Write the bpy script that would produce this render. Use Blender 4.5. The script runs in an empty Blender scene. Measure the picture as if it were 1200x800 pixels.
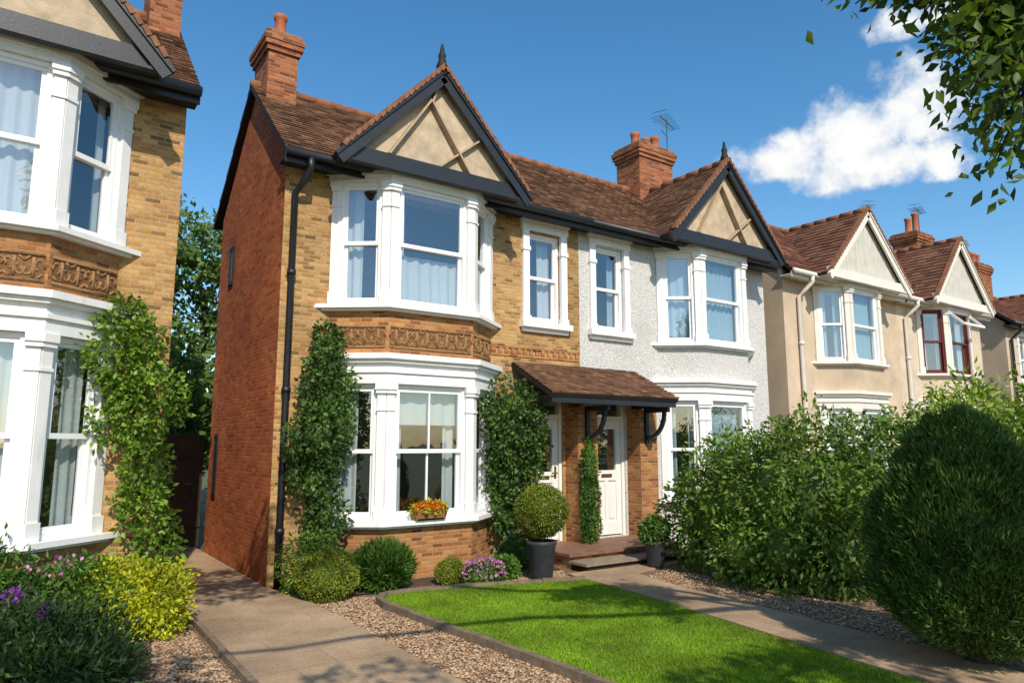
import bpy, bmesh, math, random
import numpy as np
from mathutils import Vector, Matrix
random.seed(7); rng = np.random.default_rng(7)
scene = bpy.context.scene; col = scene.collection
ORG = {}

# ------------------------------------------------------------------ node helpers
class NT:
    def __init__(s, tree): s.t = tree
    def n(s, typ, **kw):
        nd = s.t.nodes.new(typ)
        for k, v in kw.items(): setattr(nd, k, v)
        return nd
    def put(s, sock, v):
        if isinstance(v, bpy.types.NodeSocket): s.t.links.new(v, sock)
        elif v is not None: sock.default_value = v
    def m(s, op, a, b=None, c=None):
        nd = s.n('ShaderNodeMath', operation=op)
        s.put(nd.inputs[0], a)
        if b is not None: s.put(nd.inputs[1], b)
        if c is not None: s.put(nd.inputs[2], c)
        return nd.outputs[0]
    def vm(s, op, a, b=None):
        nd = s.n('ShaderNodeVectorMath', operation=op)
        s.put(nd.inputs[0], a)
        if b is not None: s.put(nd.inputs[1], b)
        return nd
    def mr(s, v, a, b, c=0.0, d=1.0, smooth=True):
        nd = s.n('ShaderNodeMapRange')
        if smooth: nd.interpolation_type = 'SMOOTHSTEP'
        s.put(nd.inputs[0], v)
        for i, q in enumerate((a, b, c, d)): s.put(nd.inputs[i+1], q)
        return nd.outputs[0]
    def ramp(s, v, stops, const=False):
        nd = s.n('ShaderNodeValToRGB'); e = nd.color_ramp.elements
        if const: nd.color_ramp.interpolation = 'CONSTANT'
        while len(e) < len(stops): e.new(.5)
        for i, (p, c) in enumerate(stops):
            e[i].position = p; e[i].color = (*c, 1)
        s.put(nd.inputs[0], v); return nd.outputs[0]
    def mix(s, f, a, b, mode='MIX'):
        nd = s.n('ShaderNodeMix', data_type='RGBA', blend_type=mode)
        s.put(nd.inputs[0], f)
        for i, q in ((6, a), (7, b)):
            if isinstance(q, tuple): q = (*q, 1) if len(q) == 3 else q
            s.put(nd.inputs[i], q)
        return nd.outputs[2]
    def noise(s, vec, scale, detail=4.0, rough=.55):
        nd = s.n('ShaderNodeTexNoise'); s.put(nd.inputs['Vector'], vec)
        nd.inputs['Scale'].default_value = scale; nd.inputs['Detail'].default_value = detail
        nd.inputs['Roughness'].default_value = rough
        return nd.outputs[0]
    def grey(s, f):
        cx = s.n('ShaderNodeCombineXYZ')
        for i in range(3): s.put(cx.inputs[i], f)
        return cx.outputs[0]

def mat(name):
    m = bpy.data.materials.new(name); m.use_nodes = True
    t = m.node_tree; return m, NT(t), t.nodes['Principled BSDF']
def pos(N): return N.n('ShaderNodeNewGeometry').outputs['Position']
def bump(N, b, h, strength=.5, dist=.01):
    nd = N.n('ShaderNodeBump'); N.put(nd.inputs['Height'], h)
    nd.inputs['Strength'].default_value = strength; nd.inputs['Distance'].default_value = dist
    N.put(b.inputs['Normal'], nd.outputs[0])

def simple(name, c, rough=.6, var=.15, nscale=6, bs=0, bscale=60, spec=.3, metal=0, drip=0):
    m, N, b = mat(name); p = pos(N)
    f = N.mr(N.noise(p, nscale, 5, .65), .3, .75, 1-var, 1+var*.4, False)
    cc = N.mix(1.0, c, N.grey(f), 'MULTIPLY')
    if drip:
        mp = N.n('ShaderNodeMapping'); mp.inputs['Scale'].default_value = (14, 14, .9); N.put(mp.inputs['Vector'], p)
        dn = N.mr(N.noise(mp.outputs[0], 1, 5, .6), .52, .78, 0, drip)
        cc = N.mix(dn, cc, (.30, .27, .22))
    N.put(b.inputs['Base Color'], cc)
    b.inputs['Roughness'].default_value = rough; b.inputs['Specular IOR Level'].default_value = spec
    b.inputs['Metallic'].default_value = metal
    if bs: bump(N, b, N.noise(p, bscale, 4), bs, .01)
    return m

def brick_mat(name, bw, bh, stops, mortar, mw, bstr=.6, stain=.25, dist=.008, rough=.88, fine=.22, patch=None):
    m, N, b = mat(name); p = pos(N)
    sp = N.n('ShaderNodeSeparateXYZ'); N.put(sp.inputs[0], N.n('ShaderNodeTexCoord').outputs['UV'])
    u, v = sp.outputs[0], sp.outputs[1]
    vr = N.m('DIVIDE', v, bh); row = N.m('FLOOR', vr)
    off = N.m('MULTIPLY', N.m('FLOORED_MODULO', row, 2.0), .5)
    uu = N.m('ADD', N.m('DIVIDE', u, bw), off); cu = N.m('FLOOR', uu)
    fu = N.m('SUBTRACT', uu, cu); fv = N.m('SUBTRACT', vr, row)
    du = N.m('MULTIPLY', N.m('MINIMUM', fu, N.m('SUBTRACT', 1.0, fu)), bw)
    dv = N.m('MULTIPLY', N.m('MINIMUM', fv, N.m('SUBTRACT', 1.0, fv)), bh)
    e = N.m('MINIMUM', du, dv)
    e = N.m('ADD', e, N.m('MULTIPLY', N.m('SUBTRACT', N.noise(p, 45, 3), .5), mw*.7))
    mask = N.mr(e, mw*.25, mw*.75)
    cxy = N.n('ShaderNodeCombineXYZ'); N.put(cxy.inputs[0], cu); N.put(cxy.inputs[1], row)
    wn = N.n('ShaderNodeTexWhiteNoise', noise_dimensions='2D'); N.put(wn.inputs['Vector'], cxy.outputs[0])
    c = N.ramp(wn.outputs['Value'], stops)
    f1 = N.mr(N.noise(p, 1.1, 5, .6), .35, .7, 1-stain, 1.12, False)
    f2 = N.mr(N.noise(p, 38, 4, .7), .3, .7, 1-fine, 1+fine*.6, False)
    c = N.mix(mask, mortar, c)
    if patch: c = N.mix(N.mr(N.noise(p, 2.3, 6, .7), .45, .68, 0, .85), c, patch)
    c = N.mix(1.0, c, N.grey(N.m('MULTIPLY', f1, f2)), 'MULTIPLY')
    N.put(b.inputs['Base Color'], c); b.inputs['Roughness'].default_value = rough
    b.inputs['Specular IOR Level'].default_value = .2
    h = N.m('ADD', mask, N.m('MULTIPLY', N.noise(p, 60, 4), .5))
    bump(N, b, h, bstr, dist); return m

def leaf_mat(name, dark, mid, light, trans=.28, rough=.5, clump=2.2, gain=1.5):
    dark, mid, light = [tuple(min(.9, q*gain) for q in c) for c in (dark, mid, light)]
    m, N, b = mat(name); g = N.n('ShaderNodeNewGeometry')
    c = N.ramp(g.outputs['Random Per Island'], [(0, dark), (.5, mid), (1, light)])
    f = N.mr(N.noise(g.outputs['Position'], clump, 3), .35, .68, .65, 1.25, False)
    c = N.mix(1.0, c, N.grey(f), 'MULTIPLY')
    N.put(b.inputs['Base Color'], c); b.inputs['Roughness'].default_value = rough
    b.inputs['Specular IOR Level'].default_value = .35
    tr = N.n('ShaderNodeBsdfTranslucent')
    N.put(tr.inputs[0], N.mix(1.0, c, (1.3, 1.35, .5), 'MULTIPLY'))
    mx = N.n('ShaderNodeMixShader'); mx.inputs[0].default_value = trans
    N.t.links.new(b.outputs[0], mx.inputs[1]); N.t.links.new(tr.outputs[0], mx.inputs[2])
    N.t.links.new(mx.outputs[0], N.t.nodes['Material Output'].inputs[0]); return m

def tile_mat(name, stops, lichen=(.22, .16, .095)):
    m, N, b = mat(name); g = N.n('ShaderNodeNewGeometry'); p = g.outputs['Position']
    c = N.ramp(g.outputs['Random Per Island'], stops)
    c = N.mix(N.mr(N.noise(p, 3.5, 6, .7), .52, .75, 0, .45), c, lichen)
    f = N.mr(N.noise(p, 25, 4, .7), .3, .7, .8, 1.12, False)
    f2 = N.mr(N.noise(p, 1.2, 4, .6), .35, .7, .82, 1.12, False)
    c = N.mix(1.0, c, N.grey(N.m('MULTIPLY', f, f2)), 'MULTIPLY')
    N.put(b.inputs['Base Color'], c); b.inputs['Roughness'].default_value = .85
    b.inputs['Specular IOR Level'].default_value = .2
    bump(N, b, N.noise(p, 50, 4), .4, .01); return m

# ------------------------------------------------------------------ materials
BW, BH = .145, .048
STOCK = brick_mat('stock_brick', BW, BH, [(0, (.17, .088, .036)), (.12, (.35, .185, .06)), (.45, (.47, .262, .086)), (.8, (.54, .335, .122)), (1, (.45, .19, .068))], (.42, .32, .20), .009, .5)
STOCK2 = brick_mat('orange_brick', BW, BH, [(0, (.20, .07, .028)), (.15, (.37, .14, .045)), (.6, (.48, .195, .06)), (1, (.51, .275, .095))], (.38, .27, .17), .009, .5)
REDB = brick_mat('red_brick', BW, BH, [(0, (.34, .082, .028)), (.3, (.48, .125, .040)), (.75, (.54, .158, .050)), (1, (.57, .205, .068))], (.42, .19, .10), .008, .35, .3)
CHIMB = brick_mat('chimney_brick', BW, BH, [(0, (.16, .045, .02)), (.4, (.33, .10, .04)), (1, (.45, .17, .07))], (.28, .19, .12), .009)
SLAB = brick_mat('paving_slab', .62, .46, [(0, (.43, .295, .18)), (.5, (.445, .31, .19)), (1, (.465, .325, .20))], (.33, .225, .135), .010, .25, .4, .007, .9, .3, (.48, .345, .22))
TILE = tile_mat('roof_tile', [(0, (.10, .052, .031)), (.4, (.168, .085, .049)), (.8, (.22, .115, .065)), (1, (.28, .16, .092))])
TILE3 = tile_mat('red_roof_tile', [(0, (.11, .048, .03)), (.5, (.175, .078, .046)), (1, (.24, .112, .066))])
RIDGE = simple('ridge_tile', (.28, .12, .062), .85, .45, 9, .3)
TERRA = simple('terracotta', (.42, .13, .055), .75, .3, 12, .2)
WHITE = simple('white_paint', (.83, .82, .79), .5, .10, 3.5, .06, 30, drip=.25)
UPVC = simple('window_white', (.83, .83, .82), .35, .06, 5)
BLACK = simple('black_paint', (.018, .020, .024), .45, .3, 8, .1, 40, .5)
SOFF = simple('dark_soffit', (.024, .020, .018), .7, .3)
MAROON = simple('maroon_frame', (.13, .02, .014), .45, .2)
CREAM = simple('cream_stucco', (.54, .42, .285), .9, .35, 5, .5, 70, drip=.3)
STRIP = simple('timber_strip', (.45, .335, .215), .8, .3, 9, .3, 40)
TAN = simple('tan_render', (.58, .455, .32), .92, .25, 1.6, .45, 90, drip=.25)
TAN2 = simple('pale_tan_render', (.63, .52, .385), .92, .25, 1.8, .45, 90, drip=.25)
GABLEBLUE = simple('pale_gable_board', (.58, .55, .47), .7, .2, 4)
WHITE3 = simple('cream_white_paint', (.74, .70, .62), .55, .12, 3.5, .06, 30, drip=.2)
GSTRIP = simple('gable_batten', (.62, .60, .53), .6, .15)
FRIEZE = simple('weathered_frieze', (.36, .20, .085), .9, .5, 18, .6, 45)
FRIEZEB = simple('frieze_plate', (.23, .11, .045), .9, .5, 14, .5, 45)
STONE = simple('step_stone', (.30, .235, .17), .85, .35, 6, .3, 50)
STEPR = simple('step_tile', (.24, .125, .08), .7, .4, 7, .2, 40)
KERB = simple('kerb_stone', (.22, .16, .105), .9, .45, 9, .6, 35)
SOILM = simple('soil', (.10, .065, .04), .95, .4, 3, .6, 30)
POT = simple('slate_pot', (.04, .042, .048), .55, .3, 12, .1, 40)
WICK = simple('wicker', (.30, .15, .05), .8, .4, 30, .6, 70)
BARK = simple('bark', (.085, .06, .04), .95, .5, 10, .9, 28)
METAL = simple('aerial_metal', (.10, .10, .105), .5, .2, 8, 0, 60, .5, .3)
BRASS = simple('brass', (.45, .32, .12), .3, .1, 8, 0, 60, .5, .9)
GATEW = simple('gate_wood', (.05, .032, .022), .75, .4, 9, .5, 40)
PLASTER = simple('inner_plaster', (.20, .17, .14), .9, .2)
DOORW = simple('door_white', (.80, .79, .75), .45, .08, 4)

m, N, b = mat('pebbledash'); p = pos(N)
vo = N.n('ShaderNodeTexVoronoi'); N.put(vo.inputs['Vector'], p); vo.inputs['Scale'].default_value = 60
c = N.ramp(vo.outputs['Color'], [(0, (.42, .40, .37)), (.5, (.62, .60, .57)), (1, (.74, .73, .70))])
c = N.mix(N.mr(N.noise(p, 1.3, 5), .45, .8, 0, .45), c, (.44, .41, .36)); N.put(b.inputs['Base Color'], c)
b.inputs['Roughness'].default_value = .9
bump(N, b, N.m('MULTIPLY', vo.outputs['Distance'], -1.0), .8, .016); PEB = m

m, N, b = mat('gravel'); p = pos(N)
vo = N.n('ShaderNodeTexVoronoi'); N.put(vo.inputs['Vector'], p); vo.inputs['Scale'].default_value = 46
sx = N.n('ShaderNodeSeparateXYZ'); N.put(sx.inputs[0], vo.outputs['Color'])
c = N.ramp(sx.outputs[0], [(0, (.14, .08, .042)), (.3, (.29, .175, .095)), (.65, (.41, .26, .15)), (1, (.52, .37, .235))])
c = N.mix(N.mr(vo.outputs['Distance'], .25, .6, 0, .7), c, (.07, .042, .022)); N.put(b.inputs['Base Color'], c)
b.inputs['Roughness'].default_value = .9
bump(N, b, N.m('MULTIPLY', vo.outputs['Distance'], -1.0), .9, .022); GRAVEL = m
m, N, b = mat('pebble'); g = N.n('ShaderNodeNewGeometry')
N.put(b.inputs['Base Color'], N.ramp(g.outputs['Random Per Island'], [(0, (.15, .08, .042)), (.35, (.32, .19, .10)), (.75, (.43, .28, .16)), (1, (.55, .42, .28))]))
b.inputs['Roughness'].default_value = .85; PEBBLE = m

m, N, b = mat('ground_earth'); p = pos(N)
N.put(b.inputs['Base Color'], N.ramp(N.noise(p, .6, 6), [(.3, (.07, .055, .03)), (.55, (.08, .10, .03)), (.8, (.13, .10, .06))])); b.inputs['Roughness'].default_value = 1; EARTH = m
m, N, b = mat('lawn_soil'); p = pos(N)
N.put(b.inputs['Base Color'], N.ramp(N.noise(p, 4, 6), [(.3, (.09, .16, .012)), (.7, (.15, .24, .02))])); b.inputs['Roughness'].default_value = 1; LAWN = m

m, N, b = mat('window_glass')
gl = N.n('ShaderNodeBsdfGlossy'); gl.inputs['Roughness'].default_value = .015; gl.inputs[0].default_value = (.95, .97, 1, 1)
bn = N.n('ShaderNodeBump'); bn.inputs['Strength'].default_value = .12; bn.inputs['Distance'].default_value = .02
N.put(bn.inputs['Height'], N.noise(pos(N), 2.6, 2)); N.put(gl.inputs['Normal'], bn.outputs[0])
tp = N.n('ShaderNodeBsdfTransparent'); tp.inputs[0].default_value = (.92, .96, .97, 1)
lw = N.n('ShaderNodeLayerWeight'); lw.inputs['Blend'].default_value = .5
mx = N.n('ShaderNodeMixShader'); N.put(mx.inputs[0], N.m('ADD', N.m('MULTIPLY', N.m('POWER', lw.outputs['Facing'], 4.0), .8), .22))
N.t.links.new(tp.outputs[0], mx.inputs[1]); N.t.links.new(gl.outputs[0], mx.inputs[2])
N.t.links.new(mx.outputs[0], N.t.nodes['Material Output'].inputs[0]); GLASS = m

def curtain_mat(name, c):
    m, N, b = mat(name); b.inputs['Base Color'].default_value = (*c, 1); b.inputs['Roughness'].default_value = .9
    tr = N.n('ShaderNodeBsdfTranslucent'); tr.inputs[0].default_value = (*c, 1)
    mx = N.n('ShaderNodeMixShader'); mx.inputs[0].default_value = .25
    N.t.links.new(b.outputs[0], mx.inputs[1]); N.t.links.new(tr.outputs[0], mx.inputs[2])
    N.t.links.new(mx.outputs[0], N.t.nodes['Material Output'].inputs[0]); return m
CURT = curtain_mat('curtain_cloth', (.62, .67, .68)); CURTB = curtain_mat('blue_curtain', (.38, .52, .60))

L_IVY = leaf_mat('ivy_leaf', (.020, .045, .010), (.046, .095, .018), (.09, .15, .03))
L_LIGHT = leaf_mat('climber_leaf', (.045, .09, .008), (.10, .175, .016), (.17, .255, .03))
L_HEDGE = leaf_mat('hedge_leaf', (.038, .08, .011), (.088, .15, .020), (.155, .22, .038), .3, gain=1.55)
L_DOME = leaf_mat('conifer_leaf', (.026, .056, .010), (.056, .108, .017), (.10, .16, .028), .2, .6, 4, 1.55)
L_YEL = leaf_mat('yellow_leaf', (.13, .16, .006), (.26, .28, .010), (.38, .37, .018))
L_FEATH = leaf_mat('feathery_leaf', (.07, .12, .012), (.14, .21, .02), (.23, .30, .035))
L_BOX = leaf_mat('box_leaf', (.055, .08, .008), (.115, .145, .014), (.18, .20, .022))
L_GRN = leaf_mat('green_leaf', (.022, .06, .009), (.055, .12, .016), (.095, .17, .026))
L_TREE = leaf_mat('tree_leaf', (.03, .058, .012), (.065, .11, .022), (.11, .16, .034), .3, .6, .8, 1.8)
L_OVER = leaf_mat('overhang_leaf', (.018, .038, .006), (.045, .085, .01), (.10, .15, .02), .4, .5, 2.2, 1.7)
L_DARK = leaf_mat('painted_shade_leaf', (.014, .032, .008), (.032, .064, .016), (.06, .105, .026))  # dark leaf tones paint in the shade over the bottom-left plants
PINK = leaf_mat('pink_petal', (.45, .09, .34), (.6, .2, .5), (.75, .45, .68), .2, gain=1)
PURP = leaf_mat('purple_petal', (.14, .015, .24), (.25, .03, .36), (.38, .08, .48), .2, gain=1)
ORAN = leaf_mat('orange_petal', (.42, .08, .005), (.6, .18, .008), (.7, .36, .02), .2, gain=1.1)
GRASS = leaf_mat('grass_blade', (.085, .15, .006), (.135, .225, .010), (.20, .295, .018), .35, .6, 1.6, 1.55)

# ------------------------------------------------------------------ mesh builder
class MB:
    def __init__(s): s.v = []; s.f = []
    def add(s, vs, fs):
        k = len(s.v); s.v += [tuple(x) for x in vs]; s.f += [tuple(i+k for i in f) for f in fs]
    def hexa(s, c): s.add(c, [(0,3,2,1),(4,5,6,7),(0,1,5,4),(1,2,6,5),(2,3,7,6),(3,0,4,7)])
    def box(s, x0, x1, y0, y1, z0, z1):
        s.hexa([(x0,y0,z0),(x1,y0,z0),(x1,y1,z0),(x0,y1,z0),(x0,y0,z1),(x1,y0,z1),(x1,y1,z1),(x0,y1,z1)])
    def lbox(s, F, s0, s1, z0, z1, d0, d1):
        q = lambda a, d, z: (F[0][0]+F[1][0]*a+F[2][0]*d, F[0][1]+F[1][1]*a+F[2][1]*d, z)
        s.hexa([q(s0,d1,z0),q(s1,d1,z0),q(s1,d0,z0),q(s0,d0,z0),q(s0,d1,z1),q(s1,d1,z1),q(s1,d0,z1),q(s0,d0,z1)])
    def prism(s, pts, vec):
        n = len(pts); a = [Vector(p) for p in pts]; b2 = [p+Vector(vec) for p in a]
        s.add(a+b2, [tuple(range(n))[::-1], tuple(range(n, 2*n))]+[(i,(i+1)%n,(i+1)%n+n,i+n) for i in range(n)])
    def bar(s, p, q, w, h, up=(0,0,1)):
        p, q = Vector(p), Vector(q); d = (q-p).normalized(); a = d.cross(Vector(up)).normalized()*w/2; b2 = a.cross(d).normalized()*h/2
        s.hexa([p-a-b2, p+a-b2, p+a+b2, p-a+b2, q-a-b2, q+a-b2, q+a+b2, q-a+b2])
    def tube(s, pts, r, n=8, r2=None):
        pts = [Vector(p) for p in pts]; k = len(pts); rings = []
        ref = Vector((0.31,0.17,.93))
        for i, p in enumerate(pts):
            d = (pts[min(i+1,k-1)]-pts[max(i-1,0)]).normalized()
            a = d.cross(ref)
            if a.length < .05: a = d.cross(Vector((1,0,0)))
            a.normalize(); b2 = d.cross(a)
            rr = r if r2 is None else r+(r2-r)*i/(k-1)
            rings.append([p+a*rr*math.cos(2*math.pi*j/n)+b2*rr*math.sin(2*math.pi*j/n) for j in range(n)])
        fs = []
        for i in range(k-1):
            for j in range(n): fs.append((i*n+j, i*n+(j+1)%n, (i+1)*n+(j+1)%n, (i+1)*n+j))
        fs.append(tuple(range(n))[::-1]); fs.append(tuple(range((k-1)*n, k*n)))
        s.add([v for r_ in rings for v in r_], fs)
    def lathe(s, prof, c, n=20):
        vs = [(c[0]+r*math.cos(2*math.pi*j/n), c[1]+r*math.sin(2*math.pi*j/n), c[2]+z) for r, z in prof for j in range(n)]
        fs = [(i*n+j, i*n+(j+1)%n, (i+1)*n+(j+1)%n, (i+1)*n+j) for i in range(len(prof)-1) for j in range(n)]
        fs.append(tuple(range(n))[::-1]); k = len(prof)-1; fs.append(tuple(range(k*n, k*n+n))); s.add(vs, fs)
    def quad(s, a, b2, c, d): s.add([a,b2,c,d], [(0,1,2,3)])
    def build(s, name, m, parent=None, smooth=False, uv=True, org=None, recalc=True):
        me = bpy.data.meshes.new(name); me.from_pydata(s.v, [], s.f)
        if recalc:
            bm = bmesh.new(); bm.from_mesh(me); bmesh.ops.recalc_face_normals(bm, faces=bm.faces); bm.to_mesh(me); bm.free()
        if uv:
            ul = me.uv_layers.new(name='UVMap').data; V = me.vertices
            for p in me.polygons:
                n = p.normal
                if abs(n.z) > .95: t = Vector((1,0,0)); w = Vector((0,1,0))
                else:
                    t = Vector((-n.y, n.x, 0)).normalized(); w = n.cross(t).normalized()
                    if w.z < 0: w = -w
                for li in p.loop_indices:
                    c = V[me.loops[li].vertex_index].co; ul[li].uv = (c.dot(t)+50, c.dot(w)+50)
        return finish(name, me, m, parent, smooth, org)

def finish(name, me, m, parent=None, smooth=False, org=None):
    o = bpy.data.objects.new(name, me); col.objects.link(o)
    if parent is not None: org = ORG[parent.name]; o.parent = parent
    elif org is not None: o.location = org
    org = Vector(org) if org is not None else Vector((0,0,0))
    me.transform(Matrix.Translation(-org)); ORG[o.name] = org
    me.materials.append(m)
    if smooth: me.polygons.foreach_set('use_smooth', [True]*len(me.polygons))
    return o
def tag(o, label=None, cat=None, group=None, kind=None):
    if label: o['label'] = label
    if cat: o['category'] = cat
    if group: o['group'] = group
    if kind: o['kind'] = kind
    return o
def thing(name, label, cat, loc, group=None):
    o = bpy.data.objects.new(name, None); col.objects.link(o); o.location = loc; o.empty_display_size = .2
    ORG[o.name] = Vector(loc); return tag(o, label, cat, group)
def frame(A, B):
    dx, dy = B[0]-A[0], B[1]-A[1]; L = math.hypot(dx, dy); t = (dx/L, dy/L)
    return (A, t, (t[1], -t[0])), L

# ------------------------------------------------------------------ foliage
def np_mesh(name, V, F):
    me = bpy.data.meshes.new(name); V = np.ascontiguousarray(V, dtype=np.float32); F = np.ascontiguousarray(F, dtype=np.int32)
    me.vertices.add(len(V)); me.vertices.foreach_set('co', V.ravel())
    me.loops.add(F.size); me.loops.foreach_set('vertex_index', F.ravel())
    me.polygons.add(len(F)); me.polygons.foreach_set('loop_start', np.arange(0, F.size, 3, dtype=np.int32))
    me.update(calc_edges=True); me.validate(); return me
def nrm(a): return a/np.maximum(np.linalg.norm(a, axis=1, keepdims=True), 1e-6)
def lump(P, freq):
    r = np.random.default_rng(11); s = np.zeros(len(P))
    for i in range(7):
        k = r.normal(size=3)*freq*(1+.35*i); s += np.sin(P@k+r.uniform(0, 6.28))/(1+.25*i)
    return s/2.6
def leaf_geo(C, out, size, aspect=.5, droop=.2, rand=.8, fold=.12):
    n = len(C)
    d = nrm(out*1.0+rng.normal(size=(n,3))*rand+np.array([0,0,-droop]))
    s = nrm(np.cross(d, rng.normal(size=(n,3)))); u = np.cross(s, d)
    L = (size*rng.uniform(.65, 1.35, n))[:,None]; w = L*aspect*.5
    V = np.empty((n,4,3)); V[:,0] = C; V[:,1] = C+d*L*.45+s*w+u*L*fold; V[:,2] = C+d*L; V[:,3] = C+d*L*.45-s*w+u*L*fold
    b0 = np.arange(n)[:,None]*4
    F = np.concatenate([b0+np.array([[0,1,2]]), b0+np.array([[0,2,3]])])
    return V.reshape(-1,3), F
def blob_pts(blobs, n, shell=(.72, 1.0), amp=.14, freq=4.0, zmin=.02):
    B = np.array(blobs, float); ce, ra = B[:,:3], B[:,3:6]
    w = (ra[:,0]*ra[:,1]+ra[:,1]*ra[:,2]+ra[:,0]*ra[:,2]); w = w/w.sum()
    i = rng.choice(len(B), n, p=w); d = nrm(rng.normal(size=(n,3)))
    rr = shell[0]+(shell[1]-shell[0])*np.sqrt(rng.uniform(0, 1, n))
    base = ce[i]+d*ra[i]
    P = ce[i]+d*ra[i]*(rr*(1+amp*lump(base, freq)))[:,None]
    out = nrm(d/ra[i]); ok = P[:,2] > zmin
    for k in range(len(B)):
        q = np.linalg.norm((P-ce[k])/ra[k], axis=1); ok &= ~((q < .6) & (i != k))
    return P[ok], out[ok]
def core_geo(blobs, f):
    Vs, Fs = [], []; k = 0; nu, nv = 12, 8
    for x, y, z, a, b2, c in blobs:
        V = []
        for j in range(nv+1):
            th = math.pi*j/nv
            for i in range(nu):
                ph = 2*math.pi*i/nu; V.append((x+a*f*math.sin(th)*math.cos(ph), y+b2*f*math.sin(th)*math.sin(ph), max(.01, z+c*f*math.cos(th))))
        F = []
        for j in range(nv):
            for i in range(nu):
                a0, a1, c0, c1 = j*nu+i, j*nu+(i+1)%nu, (j+1)*nu+i, (j+1)*nu+(i+1)%nu
                F += [(a0,c0,c1), (a0,c1,a1)]
        Vs.append(np.array(V)); Fs.append(np.array(F)+k); k += len(V)
    return np.concatenate(Vs), np.concatenate(Fs)
def foliage(name, m, blobs, n, size, parent=None, org=None, aspect=.5, droop=.2, rand=.8, shell=(.7,1.0), amp=.14, freq=4.0, core=.62, zmin=.02, fold=.12):
    P, out = blob_pts(blobs, n, shell, amp, freq, zmin)
    V, F = leaf_geo(P, out, size, aspect, droop, rand, fold)
    if core:
        cv, cf = core_geo(blobs, core); F = np.concatenate([F, cf+len(V)]); V = np.concatenate([V, cv])
    return finish(name, np_mesh(name, V, F), m, parent, False, org)

# ------------------------------------------------------------------ roofs
def tiles(mb, O, U, V, W, H, tw=.19, th=.115, lift=.022):
    O, U, V = Vector(O), Vector(U), Vector(V); Nn = U.cross(V); rows = int(math.ceil(H/th))
    for r in range(rows):
        v0 = r*th; v1 = min(H, v0+th*1.15); x = -(tw*.5 if r % 2 else 0)
        while x < W-.001:
            a, e = max(0, x), min(W, x+tw-.004); x += tw
            if e-a < .02: continue
            j = random.uniform(-.004, .006); jv = random.uniform(-.006, .006)
            lo, hi = Nn*(lift+j), Nn*.004; bt = O+V*(v0+jv)
            p = [bt+U*a+lo, bt+U*e+lo+Nn*random.uniform(-.003,.004), O+U*e+V*v1+hi, O+U*a+V*v1+hi, bt+U*a-Nn*.004, bt+U*e-Nn*.004]
            mb.add(p, [(0,1,2,3), (4,5,1,0)])
def deck(mb, O, U, V, W, H, t=.05):
    O, U, V = Vector(O), Vector(U), Vector(V); Nn = U.cross(V)
    q = [O-Nn*.006, O+U*W-Nn*.006, O+U*W+V*H-Nn*.006, O+V*H-Nn*.006]; mb.prism(q, -Nn*t)
def ridge(mb, p, q, r=.07, seg=.3):
    p, q = Vector(p), Vector(q); L = (q-p).length; n = max(1, int(L/seg)); d = (q-p)/n
    for i in range(n): mb.tube([p+d*i, p+d*(i+.97)], r*random.uniform(.96, 1.04), 8)

# ------------------------------------------------------------------ house parts
def wall_holes(mb, F, L, z0, z1, holes, th=.2):
    ss = sorted({0, L, *[h[0] for h in holes], *[h[1] for h in holes]}); zs = sorted({z0, z1, *[h[2] for h in holes], *[h[3] for h in holes]})
    q = lambda a, d, z: (F[0][0]+F[1][0]*a+F[2][0]*d, F[0][1]+F[1][1]*a+F[2][1]*d, z)
    for i in range(len(ss)-1):
        for j in range(len(zs)-1):
            a, e, g, h = ss[i], ss[i+1], zs[j], zs[j+1]; mx, mz = (a+e)/2, (g+h)/2
            if any(k[0] < mx < k[1] and k[2] < mz < k[3] for k in holes): continue
            mb.quad(q(a,0,g), q(e,0,g), q(e,0,h), q(a,0,h)); mb.quad(q(e,-th,g), q(a,-th,g), q(a,-th,h), q(e,-th,h))
    for a, e, g, h in holes+[(0, L, z0, z1)]:
        mb.quad(q(a,0,g), q(a,-th,g), q(a,-th,h), q(a,0,h)); mb.quad(q(e,0,g), q(e,0,h), q(e,-th,h), q(e,-th,g))
        mb.quad(q(a,0,g), q(e,0,g), q(e,-th,g), q(a,-th,g)); mb.quad(q(a,0,h), q(a,-th,h), q(e,-th,h), q(e,0,h))

def curtain(parent, F, s0, s1, z0, z1, d, m, sheer=.085):
    mb = MB(); n = max(6, int((s1-s0)/.012)); ph = random.uniform(0, 6)
    vs = []
    for i in range(n+1):
        s = s0+(s1-s0)*i/n
        for k in range(5):
            z = z0+(z1-z0)*k/4; am = .017*(1-.35*k/4)
            dd = d+am*(math.sin(s*2*math.pi/(sheer*1.25)+ph+.5*math.sin(s*9)+.25*k)+.4*math.sin(s*31+ph*2))
            vs.append((F[0][0]+F[1][0]*s+F[2][0]*dd, F[0][1]+F[1][1]*s+F[2][1]*dd, z))
    mb.add(vs, [(i*5+k, (i+1)*5+k, (i+1)*5+k+1, i*5+k+1) for i in range(n) for k in range(4)])
    mb.build('curtain', m, parent, True, False, recalc=False)

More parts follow.
